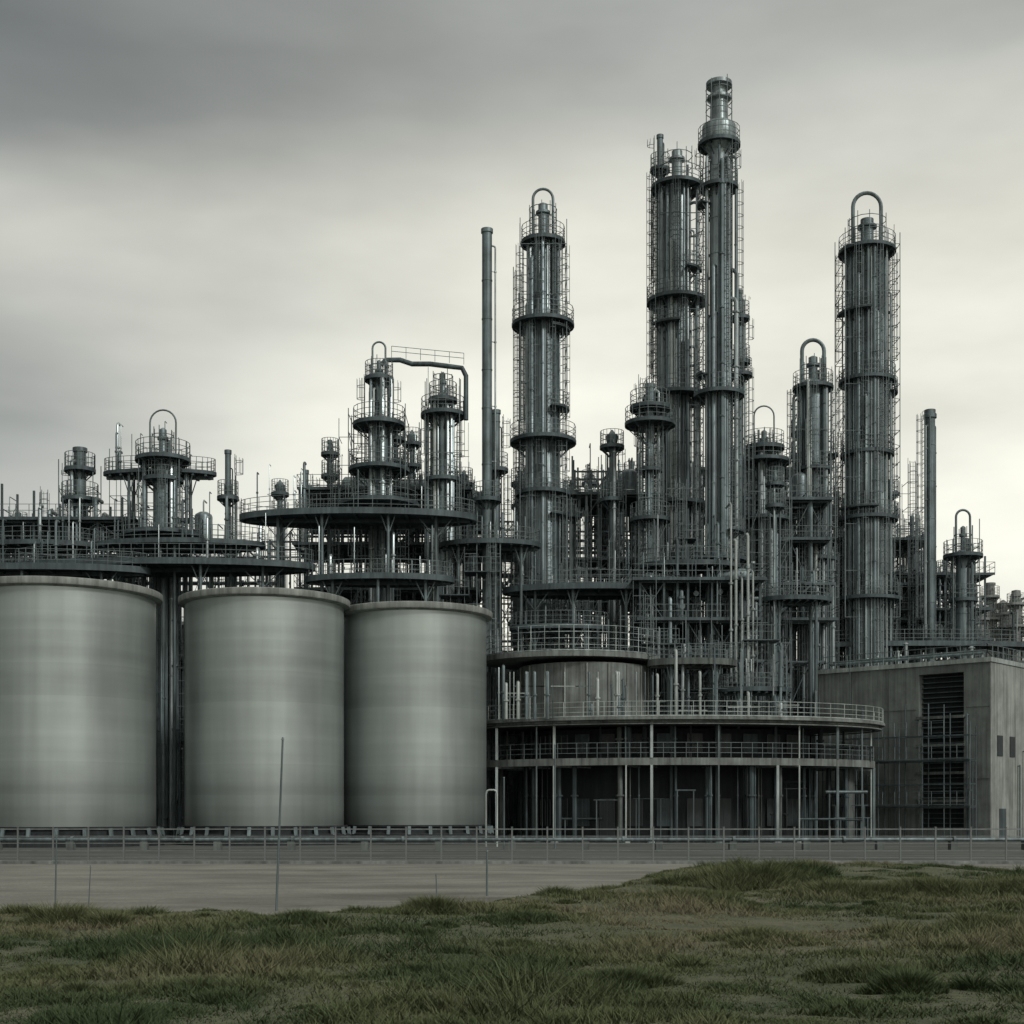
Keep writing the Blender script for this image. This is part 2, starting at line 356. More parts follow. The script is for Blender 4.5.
def column(name,label,cat,px,ytop,Y,w,plats=(),npipes=4,loop=None,seed=1,ladders=(200,-20),mat=None,lower=None,cage=None,group=None,head='dome',zb=0.0,prange=(.07,.2),bundle=0,dark=None,mini=0):
    R=random.Random(seed); s=Y/F; x=X(px,Y); zt=Z(ytop,Y); r=w/2*s; mat=mat or M_SHELL
    if bundle: r*=.74
    o=root(name,label,cat,(x,Y,zb),group)
    zts=sorted([Z(p[0],Y) for p in plats])
    b=MB()
    ztop_shell=zts[-1]+.3+r*.4 if head=='open' else (zts[-1]-.2 if head=='drum' else zt)
    if lower:
        zl=Z(lower[0],Y); rl=lower[1]/2*s
        pr=[(rl*1.02,zb),(rl,zb+.3),(rl,zl),(r,zl+(rl-r)*1.3)]
    else: pr=[(r*1.05,zb),(r,zb+.3)]
    z=pr[-1][1]+1.5
    while z<ztop_shell-r*1.2-.5:
        pr+=[(r,z-.06),(r*1.04+.015,z-.05),(r*1.04+.015,z+.05),(r,z+.06)]; z+=R.uniform(1.8,4.5)
    if head=='dome' or head=='open':
        hz=ztop_shell-r*.6
        if head=='open':
            hz=ztop_shell-r*.4
            pr+=[(r,hz)]+[(r*math.cos(a),hz+r*.4*math.sin(a)) for a in (.4,.8,1.1)]
            n_=r*.38; pr+=[(n_,ztop_shell+.05),(n_,zt-1.0),(n_*1.5,zt-.95),(n_*1.5,zt-.75),(n_,zt-.7),(n_,zt-.15),(n_*.3,zt)]
        else: pr+=[(r,hz)]+[(r*math.cos(a),hz+r*.6*math.sin(a)) for a in (.3,.6,.9,1.2,1.5)]
    elif head=='drum':
        zd=zts[-1]; q=r*1.75
        pr+=[(r,zd-.6),(q*.8,zd-.25),(q,zd+.1),(q*1.02,zd+.9),(q,zd+1.5),(q*.8,zd+1.75),(r*.95,zd+1.85),(r*.9,zt-1.7),(r*1.25,zt-1.5),(r*1.25,zt-1.3),(r*.7,zt-1.25),(r*.7,zt-.45),(r*1.35,zt-.4),(r*1.35,zt-.1),(r*.3,zt)]
    elif head=='cap':
        pr+=[(r,zt-.9),(r*1.3,zt-.85),(r*1.3,zt-.5),(r*1.1,zt-.45),(r*1.1,zt-.1),(r*.3,zt)]
    elif head=='mushroom':
        pr+=[(r,zt-1.6),(r*1.9,zt-1.0),(r*2.1,zt-.7),(r*2.1,zt-.5),(r*1.2,zt-.35),(r*.3,zt)]
    else:
        pr+=[(r,zt-.35),(r*1.2,zt-.33),(r*1.2,zt-.02),(r*.85,zt),(r*.8,zt-.6)]
    b.prof(x,Y,pr,n=24); part(o,'shell',b,mat)
    if head in('open','drum'):
        b=MB(); rc=max(r*1.1,.8)*(1.25 if head=='drum' else 1); z00=zts[-1]+(1.75 if head=='drum' else 0)
        for i in range(10):
            a=2*math.pi*i/10+.2; c,d=math.cos(a)*rc,math.sin(a)*rc
            b.thin((x+c,Y+d,z00),(x+c,Y+d,zt-R.uniform(-.2,.5)),.04)
        z=z00+1.0
        while z<zt-.2:
            P=ell(x,Y,z,rc,rc,n=12)
            for p,q in zip(P,P[1:]+P[:1]): b.thin(p,q,.035)
            z+=.9
        if head=='open':
            for i in range(3):
                a=R.uniform(0,6.28); c,d=math.cos(a)*rc*.7,math.sin(a)*rc*.7
                b.cyl((x+c,Y+d,zts[-1]),(x+c,Y+d,zt-R.uniform(0,1.5)),R.uniform(.08,.16),n=8)
        part(o,'crown_cage',b,M_RAIL)
    zsh=ztop_shell
    if bundle:
        bundle=int(bundle*1.3)
        for i in range(bundle):
            b=MB(); a=math.radians(178+184*(i+.5)/bundle+R.uniform(-4,4)); rr=R.uniform(.05,.17); q=r+rr+.04+R.choice([0,.1,.25,.45])
            ca,sa=math.cos(a),math.sin(a)
            za=zb+R.uniform(0,2); zc=zsh-R.uniform(.3,1.5) if R.random()<.6 else zb+(zsh-zb)*R.uniform(.55,.95)
            e=rr*2
            b.tube([(x+ca*q,Y+sa*q,za),(x+ca*q,Y+sa*q,zc-e),(x+ca*(q-e*.3),Y+sa*(q-e*.3),zc-e*.3),(x+ca*(q-e),Y+sa*(q-e),zc),(x+ca*r*.6,Y+sa*r*.6,zc)],rr,8)
            z=za+R.uniform(2,6)
            while z<zc-1: b.cyl((x+ca*q,Y+sa*q,z),(x+ca*q,Y+sa*q,z+.1),rr*1.3,n=8); z+=R.uniform(4,8)
            part(o,'riser_pipe',b,R.choice([M_PIPE,M_SHELL2,M_SHELL,M_MID,M_DARK,M_SHELL,M_PIPE,M_PALE]))
    for i in range(npipes):
        b=MB(); a=math.radians(R.uniform(-175,-5)) if i%4 else math.radians(R.uniform(0,180))
        rr=R.uniform(*prange); q=r+rr+R.uniform(.08,.3)+(.35 if bundle else 0)
        za=zb+R.uniform(0,4) if R.random()<.7 else zb+(zsh-zb)*R.uniform(.2,.5); zc=zsh-R.uniform(.3,.45*(zsh-zb)) if i>1 else zsh-r-R.uniform(.2,1.2)
        if zc-za<3: continue
        ca,sa=math.cos(a),math.sin(a); pts=[(x+ca*q,Y+sa*q,za)]
        e=rr*2
        pts+=[(x+ca*q,Y+sa*q,zc-e),(x+ca*(q-e*.3),Y+sa*(q-e*.3),zc-e*.3),(x+ca*(q-e),Y+sa*(q-e),zc),(x+ca*r*.7,Y+sa*r*.7,zc)]
        b.tube(pts,rr,8)
        z=za+1.5
        while z<zc-1:
            b.cyl((x+ca*q,Y+sa*q,z),(x+ca*q,Y+sa*q,z+.12),rr*1.5,n=8); b.thin((x+ca*q,Y+sa*q,z+.05),(x+ca*r,Y+sa*r,z+.05),.04); z+=R.uniform(3,6)
        part(o,'riser_pipe',b,dark or R.choice([M_PIPE,M_PIPE,M_MID,M_SHELL2,M_SHELL]))
    for (yp,hw) in [(p[0],p[1]) for p in plats]:
        z=Z(yp,Y); q=max(hw*s,r+.6); b=MB()
        rot=R.uniform(0,6)
        b.slab(x,Y,z-.12,z,q,q,ri=(r+.06)/q,n=24)
        b.slab(x,Y,z-.2,z+.1,q+.03,q+.03,ri=.965,n=24)
        for i in range(10):
            a=2*math.pi*i/10+rot; c,d=math.cos(a),math.sin(a)
            b.thin((x+c*q*.96,Y+d*q*.96,z-.16),(x+c*r,Y+d*r,z-.16-(q-r)*.9),.05)
            b.beam((x+c*q*.96,Y+d*q*.96,z-.2),(x+c*r,Y+d*r,z-.2),.1)
        p=part(o,'platform',b,dark or M_DARK)
        b=MB(); b.rail(ell(x,Y,z,q-.03,q-.03,n=18),closed=True,sp=2,rails=(1.0,.66,.33),h=1.3); part(p,'railing',b,dark or M_RAIL)
    for k in range(mini):
        z=zb+(zsh-zb)*(.35+.6*(k+R.uniform(.1,.9))/mini); q=r+R.uniform(.9,1.4); a0=R.choice([150,170,200,290,320]); a1=a0+R.uniform(60,110); b=MB()
        b.slab(x,Y,z-.1,z,q,q,ri=(r+.06)/q,a0=a0,a1=a1,n=8)
        for a in (a0+8,(a0+a1)/2,a1-8):
            c,d=math.cos(math.radians(a)),math.sin(math.radians(a)); b.thin((x+c*q*.96,Y+d*q*.96,z-.1),(x+c*r,Y+d*r,z-.1-(q-r)),.05)
        p=part(o,'platform',b,M_DARK)
        b=MB(); b.rail(ell(x,Y,z,q-.03,q-.03,a0,a1,6),sp=2,rails=(1,.66,.33),h=1.2); part(p,'railing',b,M_RAIL)
    for li,a in enumerate(ladders):
        b=MB(); ar=math.radians(a); c,d=math.cos(ar),math.sin(ar)
        lo=zb+2.5
        off=.3+(.3 if bundle else 0)
        for j,zz in enumerate(zts+[zsh-.5]):
            if zz-lo>1.5: 
                sh=(.3 if j%2 else -.3)
                ladder(b,x+c*(r+off)-d*sh,Y+d*(r+off)+c*sh,lo,zz+(.9 if j<len(zts)-1 else .2),c,d)
            lo=zz
        part(o,'caged_ladder',b,dark or M_RAIL)
    if loop:
        hgtp,wd,rp=loop; b=MB(); zz=zt+hgtp*s-wd*s/2; rw=wd*s/2
        zl_=(zts[-1] if head=='open' else zt-r)
        pts=[(x-rw,Y,zl_)]+[(x-rw*math.cos(a),Y,zz+rw*math.sin(a)) for a in [math.pi*i/12 for i in range(13)]]+[(x+rw,Y-.1,zl_-.3)]
        b.tube(pts,rp*s,8); part(o,'overhead_vapour_pipe',b,M_MID)
    if cage:
        za,zc,cw=Z(cage[0],Y),Z(cage[1],Y),cage[2]/2*s; b=MB()
        cor=[(x+cw*i,Y+cw*.8*j) for i,j in((-1,-1),(1,-1),(1,1),(-1,1))]
        for c in cor: b.thin((c[0],c[1],za),(c[0],c[1],zc-R.uniform(0,2)),.045)
        for sx_ in (-1,1): 
            for k in (.25,.55,.85): b.thin((x+sx_*cw*(1-.2*k),Y-cw*.8*k,za),(x+sx_*cw*(1-.2*k),Y-cw*.8*k,zc-R.uniform(0,12)),.03)
        z=za; k=0
        while z<zc-2:
            for i in range(4):
                p,q=cor[i],cor[(i+1)%4]
                if i!=0 or k%3==0: b.thin((p[0],p[1],z),(q[0],q[1],z),.032)
                if z+1.4<zc-2 and (k+i)%3==0 and i in(1,3): b.thin((p[0],p[1],z),(q[0],q[1],z+1.4),.028)
            for sx_ in(-1,1): b.thin((x+sx_*cw,Y-cw*.5,z),(x+sx_*r,Y,z),.03)
            z+=1.4; k+=1
        part(o,'lattice_cage',b,M_RAIL)
    return o
GC='distillation columns in the plant'
DC='distillation_column'
column(DC,"dark steel column with looped overhead pipe and caged ladders",'column',543,203,118,34,[(243,22),(325,31),(442,33),(494,27)],5,(14,20,1.4),2,(170,0,-60,-110),lower=(330,34),cage=(600,214,46),group=GC,head='open',bundle=14,mini=4)
column('exhaust_stack',"tall thin dark steel chimney stack",'chimney',487,229,112,10,[(500,14)],1,None,3,(),head='flare',mat=M_MID,prange=(.05,.08))
column('exhaust_stack',"short thin chimney beside the tall one",'chimney',496,410,114,8,[(470,12)],1,None,4,(10,),head='flare',mat=M_MID,prange=(.05,.08))
column(DC,"thick column with vertical pipe bundle and four platforms",'column',677,150,124,38,[(188,26),(302,30),(398,34),(505,30),(560,36)],5,None,5,(185,-90,160),cage=(600,155,47),group=GC,mat=M_SHELL2,head='open',bundle=17,mini=4)
column('exhaust_stack',"slim vent stack against the thick column",'chimney',660,135,126,6,[(170,9)],1,None,6,(180,),head='flare',mat=M_MID,prange=(.05,.08))
column(DC,"tallest slender column crowned by bulging drum and flat cap",'column',719,82,117,26,[(145,21),(188,19),(395,25),(560,28)],4,None,7,(150,10,-60),group=GC,head='drum',mat=M_SHELL2,lower=(560,28),bundle=11,mini=3)
column('vent_pipe',"slim dark riser with small round platforms",'pipe',740,290,120,5,[(375,12),(362,10),(318,6)],3,None,8,(20,),mat=M_MID,head='flare',prange=(.04,.08))
column(DC,"slim riser carrying wide basket platforms on open pipework",'column',650,384,117,9,[(424,25),(408,20),(470,12),(520,20)],9,None,9,(200,-80),group=GC,head='flare',cage=(600,384,24),prange=(.05,.12))
column(DC,"slender column with small looped pipe on top",'column',813,356,126,32,[(388,20),(470,19),(560,24)],4,(16,22,2),10,(180,0,-90),group=GC,head='open',bundle=13,cage=(620,365,38),mini=2)
column(DC,"broad column wrapped in vertical pipes with inverted U pipe",'column',867,218,128,46,[(252,28),(382,28),(455,26),(520,30),(600,34)],4,(25,28,2.0),11,(175,5,-70,-115),cage=(620,220,54),group=GC,head='open',bundle=19,mini=4)
column('exhaust_stack',"slim grey chimney stack near the flat roofed building",'chimney',930,409,128,10,[(640,12)],3,None,12,(185,),head='cap',mat=M_MID,prange=(.06,.1))
column(DC,"small column with ringed platform and pipe loop",'column',963,526,128,14,[(556,19),(600,14)],3,(16,14,1.2),13,(180,0),group=GC,head='open',cage=(640,520,26))
column(DC,"stubby dark column with cage top and looped handrail",'column',163,428,110,26,[(460,27),(480,20),(536,40)],6,(18,26,.9),14,(180,0,-90),cage=(560,432,40),group=GC,head='open',bundle=8)
column(DC,"small dark column with pipe frame at the plant edge",'column',80,448,114,12,[(470,15),(500,18)],4,None,15,(180,),head='flare',mat=M_MID,group=GC,cage=(560,455,34))
column('exhaust_stack',"short slim steel stack",'chimney',228,450,112,6,[(498,9)],1,None,16,(0,),head='flare',mat=M_MID,prange=(.05,.08))
column('exhaust_stack',"short slim steel stack",'chimney',306,470,116,5,[(520,10)],1,None,46,(0,),head='flare',mat=M_MID,prange=(.05,.08))
column(DC,"column with drooping side pipe and crowded platforms",'column',379,360,112,18,[(379,10),(425,26),(470,30),(505,40)],6,(18,13,1.0),17,(180,0,-70),group=GC,lower=(430,22),cage=(560,395,56),head='open',bundle=7)
column(DC,"narrow column linked by a high crossover pipe",'column',443,372,113,18,[(400,14),(415,22),(480,18)],5,None,18,(180,0),group=GC,cage=(560,368,34),head='open',bundle=6)
column('vent_stack',"vent stack with mushroom shaped cap",'chimney',612,430,119,6,[(447,12),(500,12)],2,None,19,(0,),head='mushroom',mat=M_MID)
column(DC,"short column carrying bowl platforms and a thin loop",'column',764,430,122,20,[(462,26),(448,20),(520,26)],6,(24,20,.8),20,(180,0,-60),group=GC,cage=(640,425,44),head='open',bundle=8)
column(DC,"far small column among pipework",'column',912,515,137,12,[(540,14),(585,16)],4,None,21,(0,),group=GC,head='open')
column(DC,"far small column among pipework",'column',838,490,134,10,[(520,14),(575,16)],4,None,22,(180,),group=GC,head='open')
b=MB(); Y=112.3
r_=root('crossover_pipe',"thick sagging pipe linking two columns at height",'pipe',(X(390,Y),Y,0))
b.tube([(X(a,Y),Y,Z(c,Y)) for a,c in((381,365),(386,360),(400,360),(412,364),(430,364),(446,366),(462,368),(466,376),(466,420))],.2,10); part(r_,'pipe_run',b,M_DARK)
b=MB(); b.rail([(X(392,Y),Y-.4,Z(359,Y)),(X(464,Y),Y-.4,Z(366,Y))],h=.9,toe=False); part(r_,'railing',b,M_RAIL)

# ---------------------------------------------------------------- small vessels
def vessel(px,py,Y,L,rad,horizontal,label):
    s=Y/F; x=X(px,Y); z=Z(py,Y); o=root('pressure_vessel',label,'vessel',(x,Y,z),'pressure vessels on steel decks')
    b=MB()
    if horizontal:
        prf=[(-L/2-rad*.5,.05),(-L/2-rad*.35,rad*.6),(-L/2,rad),(L/2,rad),(L/2+rad*.35,rad*.6),(L/2+rad*.5,.05)]
        prev=None
        for (dx,rr) in prf:
            q=b.ringpts((x+dx,Y,z+rad+.3),(0,1,0),(0,0,1),rr,16)
            if prev is not None: b.link(prev,q,16)
            prev=q
        part(o,'vessel_shell',b,M_SHELL)
        for d in(-L*.3,L*.3): b=MB(); b.box(x+d-.15,x+d+.15,Y-rad*.8,Y+rad*.8,z,z+.5); part(o,'saddle',b,M_CONCD)
    else:
        b.prof(x,Y,[(.04,z+.35),(rad*.7,z+.4),(rad,z+.6),(rad,z+L),(rad*.9,z+L+rad*.25),(rad*.5,z+L+rad*.5),(.04,z+L+rad*.6)],n=16)
        part(o,'vessel_shell',b,M_SHELL)
        for i in range(4):
            a=i*math.pi/2+.7; b=MB(); b.beam((x+math.cos(a)*rad*.9,Y+math.sin(a)*rad*.9,z),(x+math.cos(a)*rad*.9,Y+math.sin(a)*rad*.9,z+1.0),.15); part(o,'support_leg',b,M_DARK)
        b=MB(); b.tube([(x,Y,z+L+rad*.5),(x,Y,z+L+rad+.5),(x,Y+.2,z+L+rad+.7),(x,Y+1.2,z+L+rad+.7)],.07); part(o,'outlet_pipe',b,M_PIPE)

# ---------------------------------------------------------------- steel frames
def frame(label,px0,px1,Y,depth,levels,nx,seed,pipes=20,ves=2,rail=True,bw=.16,floorf=.7,jut=.8,tall=.4,far=False):
    R=random.Random(seed); x0,x1=X(px0,Y),X(px1,Y); y0,y1=Y,Y+depth
    zs=sorted(Z(l,Y) for l in levels); zt=zs[-1]
    o=root('process_steel_frame',label,'steel frame',((x0+x1)/2,(y0+y1)/2,0),'open steel process frames')
    b=MB(); xs=[x0+(x1-x0)*i/nx for i in range(nx+1)]; ys=[y0,(y0+y1)/2,y1] if depth>5 else [y0,y1]
    for i,xx in enumerate(xs):
        for yy in ys:
            t=zt+(R.uniform(1,3.5) if R.random()<tall else 0)
            b.beam((xx,yy,0),(xx,yy,t),bw)
    for z in zs:
        for yy in ys: b.beam((x0,yy,z-.15),(x1,yy,z-.15),bw*.9)
        for xx in xs: b.beam((xx,y0,z-.15),(xx,y1,z-.15),bw*.8)
    zz=[0]+zs
    for k in range(len(zz)-1):
        for i in range(nx):
            if R.random()<.5:
                a,c=(xs[i],xs[i+1]) if R.random()<.5 else (xs[i+1],xs[i])
                b.thin((a,y0,zz[k]),(c,y0,zz[k+1]-.2),.05)
                if R.random()<.4: b.thin((c,y0,zz[k]),(a,y0,zz[k+1]-.2),.05)
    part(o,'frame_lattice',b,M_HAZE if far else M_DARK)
    for z in zs:
        if R.random()<floorf:
            j0,j1=R.uniform(0,jut),R.uniform(0,jut); b=MB()
            b.box(x0-j0,x1+j1,y0-.6,y1+.5,z-.02,z+.05)
            b.box(x0-j0,x1+j1,y0-.64,y0-.602,z-.1,z+.14)
            p=part(o,'floor_grating',b,M_HAZE if far else M_DARK)
            if rail:
                b=MB(); b.rail([(x0-j0,y0-.58,z+.05),(x1+j1,y0-.58,z+.05)],sp=1.1,toe=False); b.rail([(x0-j0,y1+.45,z+.05),(x0-j0,y0-.58,z+.05)],sp=1.4,toe=False); b.rail([(x1+j1,y0-.58,z+.05),(x1+j1,y1+.45,z+.05)],sp=1.4,toe=False); part(p,'railing',b,M_RAIL)
    for i in range(pipes):
        b=MB(); rr=R.choice([.04,.04,.05,.06,.07,.09,.12,.16]); yy=R.uniform(y0-.5,y1-1)
        xx=R.uniform(x0,x1)
        if R.random()<.85:
            za=R.choice(zz[:-1])*.98; zc=R.choice(zs)+R.uniform(-.5,2.4)
            if zc-za<2: zc=za+R.uniform(3,7)
            b.tube([(xx,yy,za),(xx,yy,zc-rr*2),(xx,yy+rr*.6,zc-rr*.6),(xx,yy+rr*2,zc),(xx,yy+R.uniform(.6,2),zc)],rr,8)
            for q in range(2):
                z=R.uniform(za+.5,zc-.6); b.cyl((xx,yy,z),(xx,yy,z+.18),rr*1.7,n=8)
            if R.random()<.35:
                z=(za+zc)/2; b.cyl((xx,yy-rr,z),(xx,yy-rr*3-.1,z),.03,n=6); b.cyl((xx,yy-rr*3-.1,z),(xx,yy-rr*3-.14,z),.22,n=10)
        else:
            z=R.choice(zs)+R.uniform(-.9,.9); w=R.uniform(.4,1)*(x1-x0)/2
            xa,xb=max(xx-w,x0-.5),min(xx+w,x1+.5)
            b.cyl((xa,yy,z),(xb,yy,z),rr,n=8)
            for q in range(3):
                xq=R.uniform(xa+.2,xb-.4); b.cyl((xq,yy,z),(xq+.16,yy,z),rr*1.7,n=8)
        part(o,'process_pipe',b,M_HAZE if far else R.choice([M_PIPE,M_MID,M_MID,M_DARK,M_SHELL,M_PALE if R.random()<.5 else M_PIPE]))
    for i in range(ves):
        lv=R.choice(levels[:-1] if len(levels)>1 else levels); pxx=R.uniform(px0+(px1-px0)*.15,px1-(px1-px0)*.15); Yv=(y0+y1)/2
        zf=Z(lv,Y)+.05; pyv=H0-(zf-CH)*F/Yv
        pxx2=512+X(pxx,Y)*F/Yv
        vessel(pxx2,pyv,Yv,R.uniform(1.8,3.0),R.uniform(.5,.8),R.random()<.4,"grey pressure vessel standing on a steel deck")
    if len(zs)>=2:
        b=MB(); k=R.randrange(len(zs)-1); za,zb_=zs[k],zs[k+1]; xa=R.uniform(x0,x1-2.5); w=min((zb_-za)*1.1,abs(x1-x0)*.5)
        for yy in(y0-1.3,y0-.7):
            b.beam((xa,yy,za),(xa+w,yy,zb_),.14); b.thin((xa,yy,za+1),(xa+w,yy,zb_+1),.03)
        m=int((zb_-za)/.25)
        for i in range(m): 
            t=i/m; b.box(xa+w*t,xa+w*t+.25,y0-1.3,y0-.7,za+(zb_-za)*t,za+(zb_-za)*t+.04)
        part(o,'stair',b,M_HAZE if far else M_DARK)
frame("open steel frame packed with pipes behind the tanks",-30,130,112,7,[520,545,580,650,740],5,31,50,3)
frame("open steel frame packed with pipes behind the tanks",120,300,117,7,[540,590,660,740],6,32,50,2)
frame("tall crowded frame rising beside thin columns",300,470,116,7,[490,515,545,590,650,730],6,33,70,3)
frame("dense pipe frame between the chimney and column",455,535,121,7,[520,545,590,640,700,750],4,34,70,2)
frame("dense pipe frame below the vent stack",560,660,124,8,[495,530,560,600,650,700],5,35,99,4)
frame("dense pipe frame below the tallest column",640,760,109,7,[580,620,662,700],5,36,99,2,tall=.3)
frame("dense steel frame with bright vertical pipes",735,828,122,6,[500,540,585,620,660,705],5,37,99,3)
frame("lower frame with gantries behind flat roofed building",826,930,132,8,[540,585,620,640,690],5,38,70,2)
frame("lower frame with gantries behind flat roofed building",885,985,134,8,[575,610,640,690],5,39,60,2)
frame("distant hazy process frame",970,1110,185,8,[612,628,650],9,40,50,0,rail=True,far=True)
frame("distant hazy process frame",-60,60,150,8,[530,560,600],6,41,30,0,rail=False)
frame("thin scaffold frame beside the wide column",575,640,132,6,[470,500,540,600],4,42,44,0)
frame("thin scaffold frame beside the wide column",690,800,134,6,[470,510,560,620],5,43,60,0)
for i,(px,yt,Y,w) in enumerate([(990,583,180,9),(1003,600,182,7),(1016,590,176,8),(982,605,175,5),(1010,610,190,6),(18,512,140,6),(46,520,146,5),(280,480,135,5),(590,470,140,5),(632,462,142,5),(788,480,140,5),(850,560,138,6),(890,480,140,5),(1040,560,175,10),(1075,520,175,10),(945,560,140,5),(412,430,125,5),(396,425,120,4),(330,440,125,4),(464,470,122,4),(520,470,126,5),(572,480,122,4),(800,420,128,4),(775,470,116,4)]):
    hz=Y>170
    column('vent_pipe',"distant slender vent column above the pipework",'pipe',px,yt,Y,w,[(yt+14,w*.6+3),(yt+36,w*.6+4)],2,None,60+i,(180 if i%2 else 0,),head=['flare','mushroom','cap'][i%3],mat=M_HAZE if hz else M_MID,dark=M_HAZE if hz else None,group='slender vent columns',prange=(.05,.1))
for i,px in enumerate([731,736,742,748,753]):
    Y=108; b=MB(); o=root('riser_pipe',"pale insulated vertical pipe rising through the frame",'pipe',(X(px,Y),Y,0),'pale vertical pipes')
    b.tube([(X(px,Y),Y,0),(X(px,Y),Y,Z(505+(i*37)%80,Y)),(X(px,Y),Y+.4,Z(502+(i*37)%80,Y)),(X(px,Y),Y+2.5,Z(501+(i*37)%80,Y))],.08+.03*(i%2),8)
    part(o,'pipe_run',b,M_PALE)
    for q in range(4):
        b=MB(); b.cyl((X(px,Y),Y,9+q*3.6+i*.4),(X(px,Y),Y,9.15+q*3.6+i*.4),.18,n=10); part(o,'flange',b,M_PIPE)

# ---------------------------------------------------------------- scaffolds
def scaffold(px0,px1,ytop,Y,seed,depth=2.0,dx=.8,dz=1.8,far=False):
    R=random.Random(seed); x0,x1=X(px0,Y),X(px1,Y); zt=Z(ytop,Y); m=max(2,int((x1-x0)/dx))
    o=root('scaffold',"thin tubular scaffold with ladders between the columns",'scaffold',((x0+x1)/2,Y,0),'thin scaffolds among the columns')
    b=MB(); hs=[]
    ph=R.uniform(0,6)
    for i in range(m+1):
        xx=x0+(x1-x0)*i/m+R.uniform(-.15,.15); t=zt-abs(math.sin(i*.35+ph))*5*R.uniform(.3,1)+(R.uniform(1.5,4.5) if R.random()<.18 else 0); hs.append((xx,t))
        b.thin((xx,Y,0),(xx,Y,t),R.choice([.025,.035,.05]))
        b.thin((xx,Y+depth,0),(xx,Y+depth,t-R.uniform(0,3)),.03)
    z=4
    while z<zt:
        for i in range(m):
            if min(hs[i][1],hs[i+1][1])>z and R.random()<.7:
                b.thin((hs[i][0],Y,z),(hs[i+1][0],Y,z),.03)
                if R.random()<.5: b.thin((hs[i][0],Y+depth,z),(hs[i+1][0],Y+depth,z),.03)
                b.thin((hs[i][0],Y,z),(hs[i][0],Y+depth,z),.03)
                if R.random()<.15: b.thin((hs[i][0],Y,z),(hs[i+1][0],Y,z+dz),.025)
        z+=dz*R.uniform(.6,1.2)
    part(o,'tube_lattice',b,M_HAZE if far else M_RAIL)
    for k in range(max(1,m//7)):
        i=R.randrange(m); xx=hs[i][0]+.4; b=MB(); ladder(b,xx,Y-.1,3,hs[i][1]-.3,0,-1,True); part(o,'caged_ladder',b,M_RAIL)
    if m<5: return
    for k in range(max(2,m//4)):
        i=R.randrange(m-2); z=R.uniform(zt*.55,min(hs[i][1],hs[i+1][1],hs[i+2][1],zt-1.5)); b=MB(); w_=min(R.uniform(1.5,3.0),hs[-1][0]-hs[i][0])
        b.box(hs[i][0],hs[i][0]+w_,Y-.2,Y+depth,z,z+.08); p=part(o,'plank_platform',b,M_DARK)
        b=MB(); b.rail([(hs[i][0],Y-.18,z+.08),(hs[i][0]+w_,Y-.18,z+.08)],sp=.8,toe=False); part(p,'railing',b,M_RAIL)
for k,a in enumerate([(455,525,455,119.5),(514,524,260,120),(566,600,470,121),(590,665,462,121.5),(640,662,380,124),(655,705,470,116),(736,748,330,123),(740,800,430,125),(786,830,440,123),(835,850,420,133),(890,935,470,131),(935,985,545,132),
                     (-10,70,505,116),(60,140,470,115),(170,235,490,113.5),(225,330,480,114),(330,362,395,115),(355,420,420,118),(405,470,430,119),(575,700,590,107.5),(700,790,600,107.5),(820,900,600,130),(980,1060,600,180),(440,500,520,110),(560,660,520,118),(730,790,490,119),(640,720,610,106.5),(500,570,560,114)]):
    scaffold(a[0],a[1],a[2],a[3],200+k,far=a[3]>170)

# ---------------------------------------------------------------- elevated round decks
def deck(label,px,py,hw,Y,ry,thick=.5,legs=6,seed=1,mat=None):
    R=random.Random(seed); s=Y/F; x=X(px,Y); z=Z(py,Y); rx=hw*s; o=root('elevated_deck',label,'platform',(x,Y,0),'broad rounded elevated decks')
    thick*=.7
    b=MB(); b.slab(x,Y,z-.1,z,rx,ry,n=48); b.slab(x,Y,z-thick,z+.12,rx+.05,ry+.05,ri=.97,n=48)
    for i in range(9):
        t=-.85+1.7*i/8; yy=ry*math.sqrt(1-t*t)*.95; b.beam((x+rx*t,Y-yy,z-.25),(x+rx*t,Y+yy,z-.25),.18)
    b.beam((x-rx*.95,Y,z-.3),(x+rx*.95,Y,z-.3),.3)
    p=part(o,'deck_slab',b,mat or M_DARK)
    b=MB(); b.rail(ell(x,Y,z,rx-.05,ry-.05,n=40),closed=True,sp=1.0,rails=(1,.66,.33),h=1.15); part(p,'railing',b,M_RAIL)
    for i in range(legs):
        b=MB()
        a=2*math.pi*(i+.5)/legs; xx,yy=x+rx*.72*math.cos(a),Y+ry*.72*math.sin(a)
        b.cyl((xx,yy,0),(xx,yy,z-.1),.12,n=8); b.thin((xx,yy,z-1.8),(xx+rx*.15*math.cos(a),yy,z-.3),.05)
        b.thin((xx,yy,z-1.8),(x+rx*.57*math.cos(a),yy,z-.3),.05)
        part(o,'support_column',b,M_MID)
    for i in range(10):
        b=MB(); xx=x+rx*R.uniform(-.85,.8); yy=Y+ry*R.uniform(-.5,.3); h=R.uniform(1.0,4.2); rr=R.choice([.03,.04,.05,.07,.11])
        b.tube([(xx,yy,z),(xx,yy,z+h-rr*2),(xx,yy+rr*.7,z+h-rr*.6),(xx,yy+rr*2,z+h),(xx,yy+.6,z+h)],rr)
        b.cyl((xx,yy,z+h*.5),(xx,yy,z+h*.5+.12),rr*1.8,n=8)
        part(o,'deck_pipe',b,R.choice([M_PIPE,M_MID,M_DARK]))
deck("wide dark rounded deck above the big tank",165,566,150,106,3.0,.5,8,1)
deck("wide dark rounded deck above the big tank",30,570,120,104,2.4,.5,6,2)
deck("rounded steel deck ringed by railings",180,545,85,108,2.4,.35,6,3)
deck("high rounded deck with dense railings",358,517,118,108,3.0,.5,8,4)
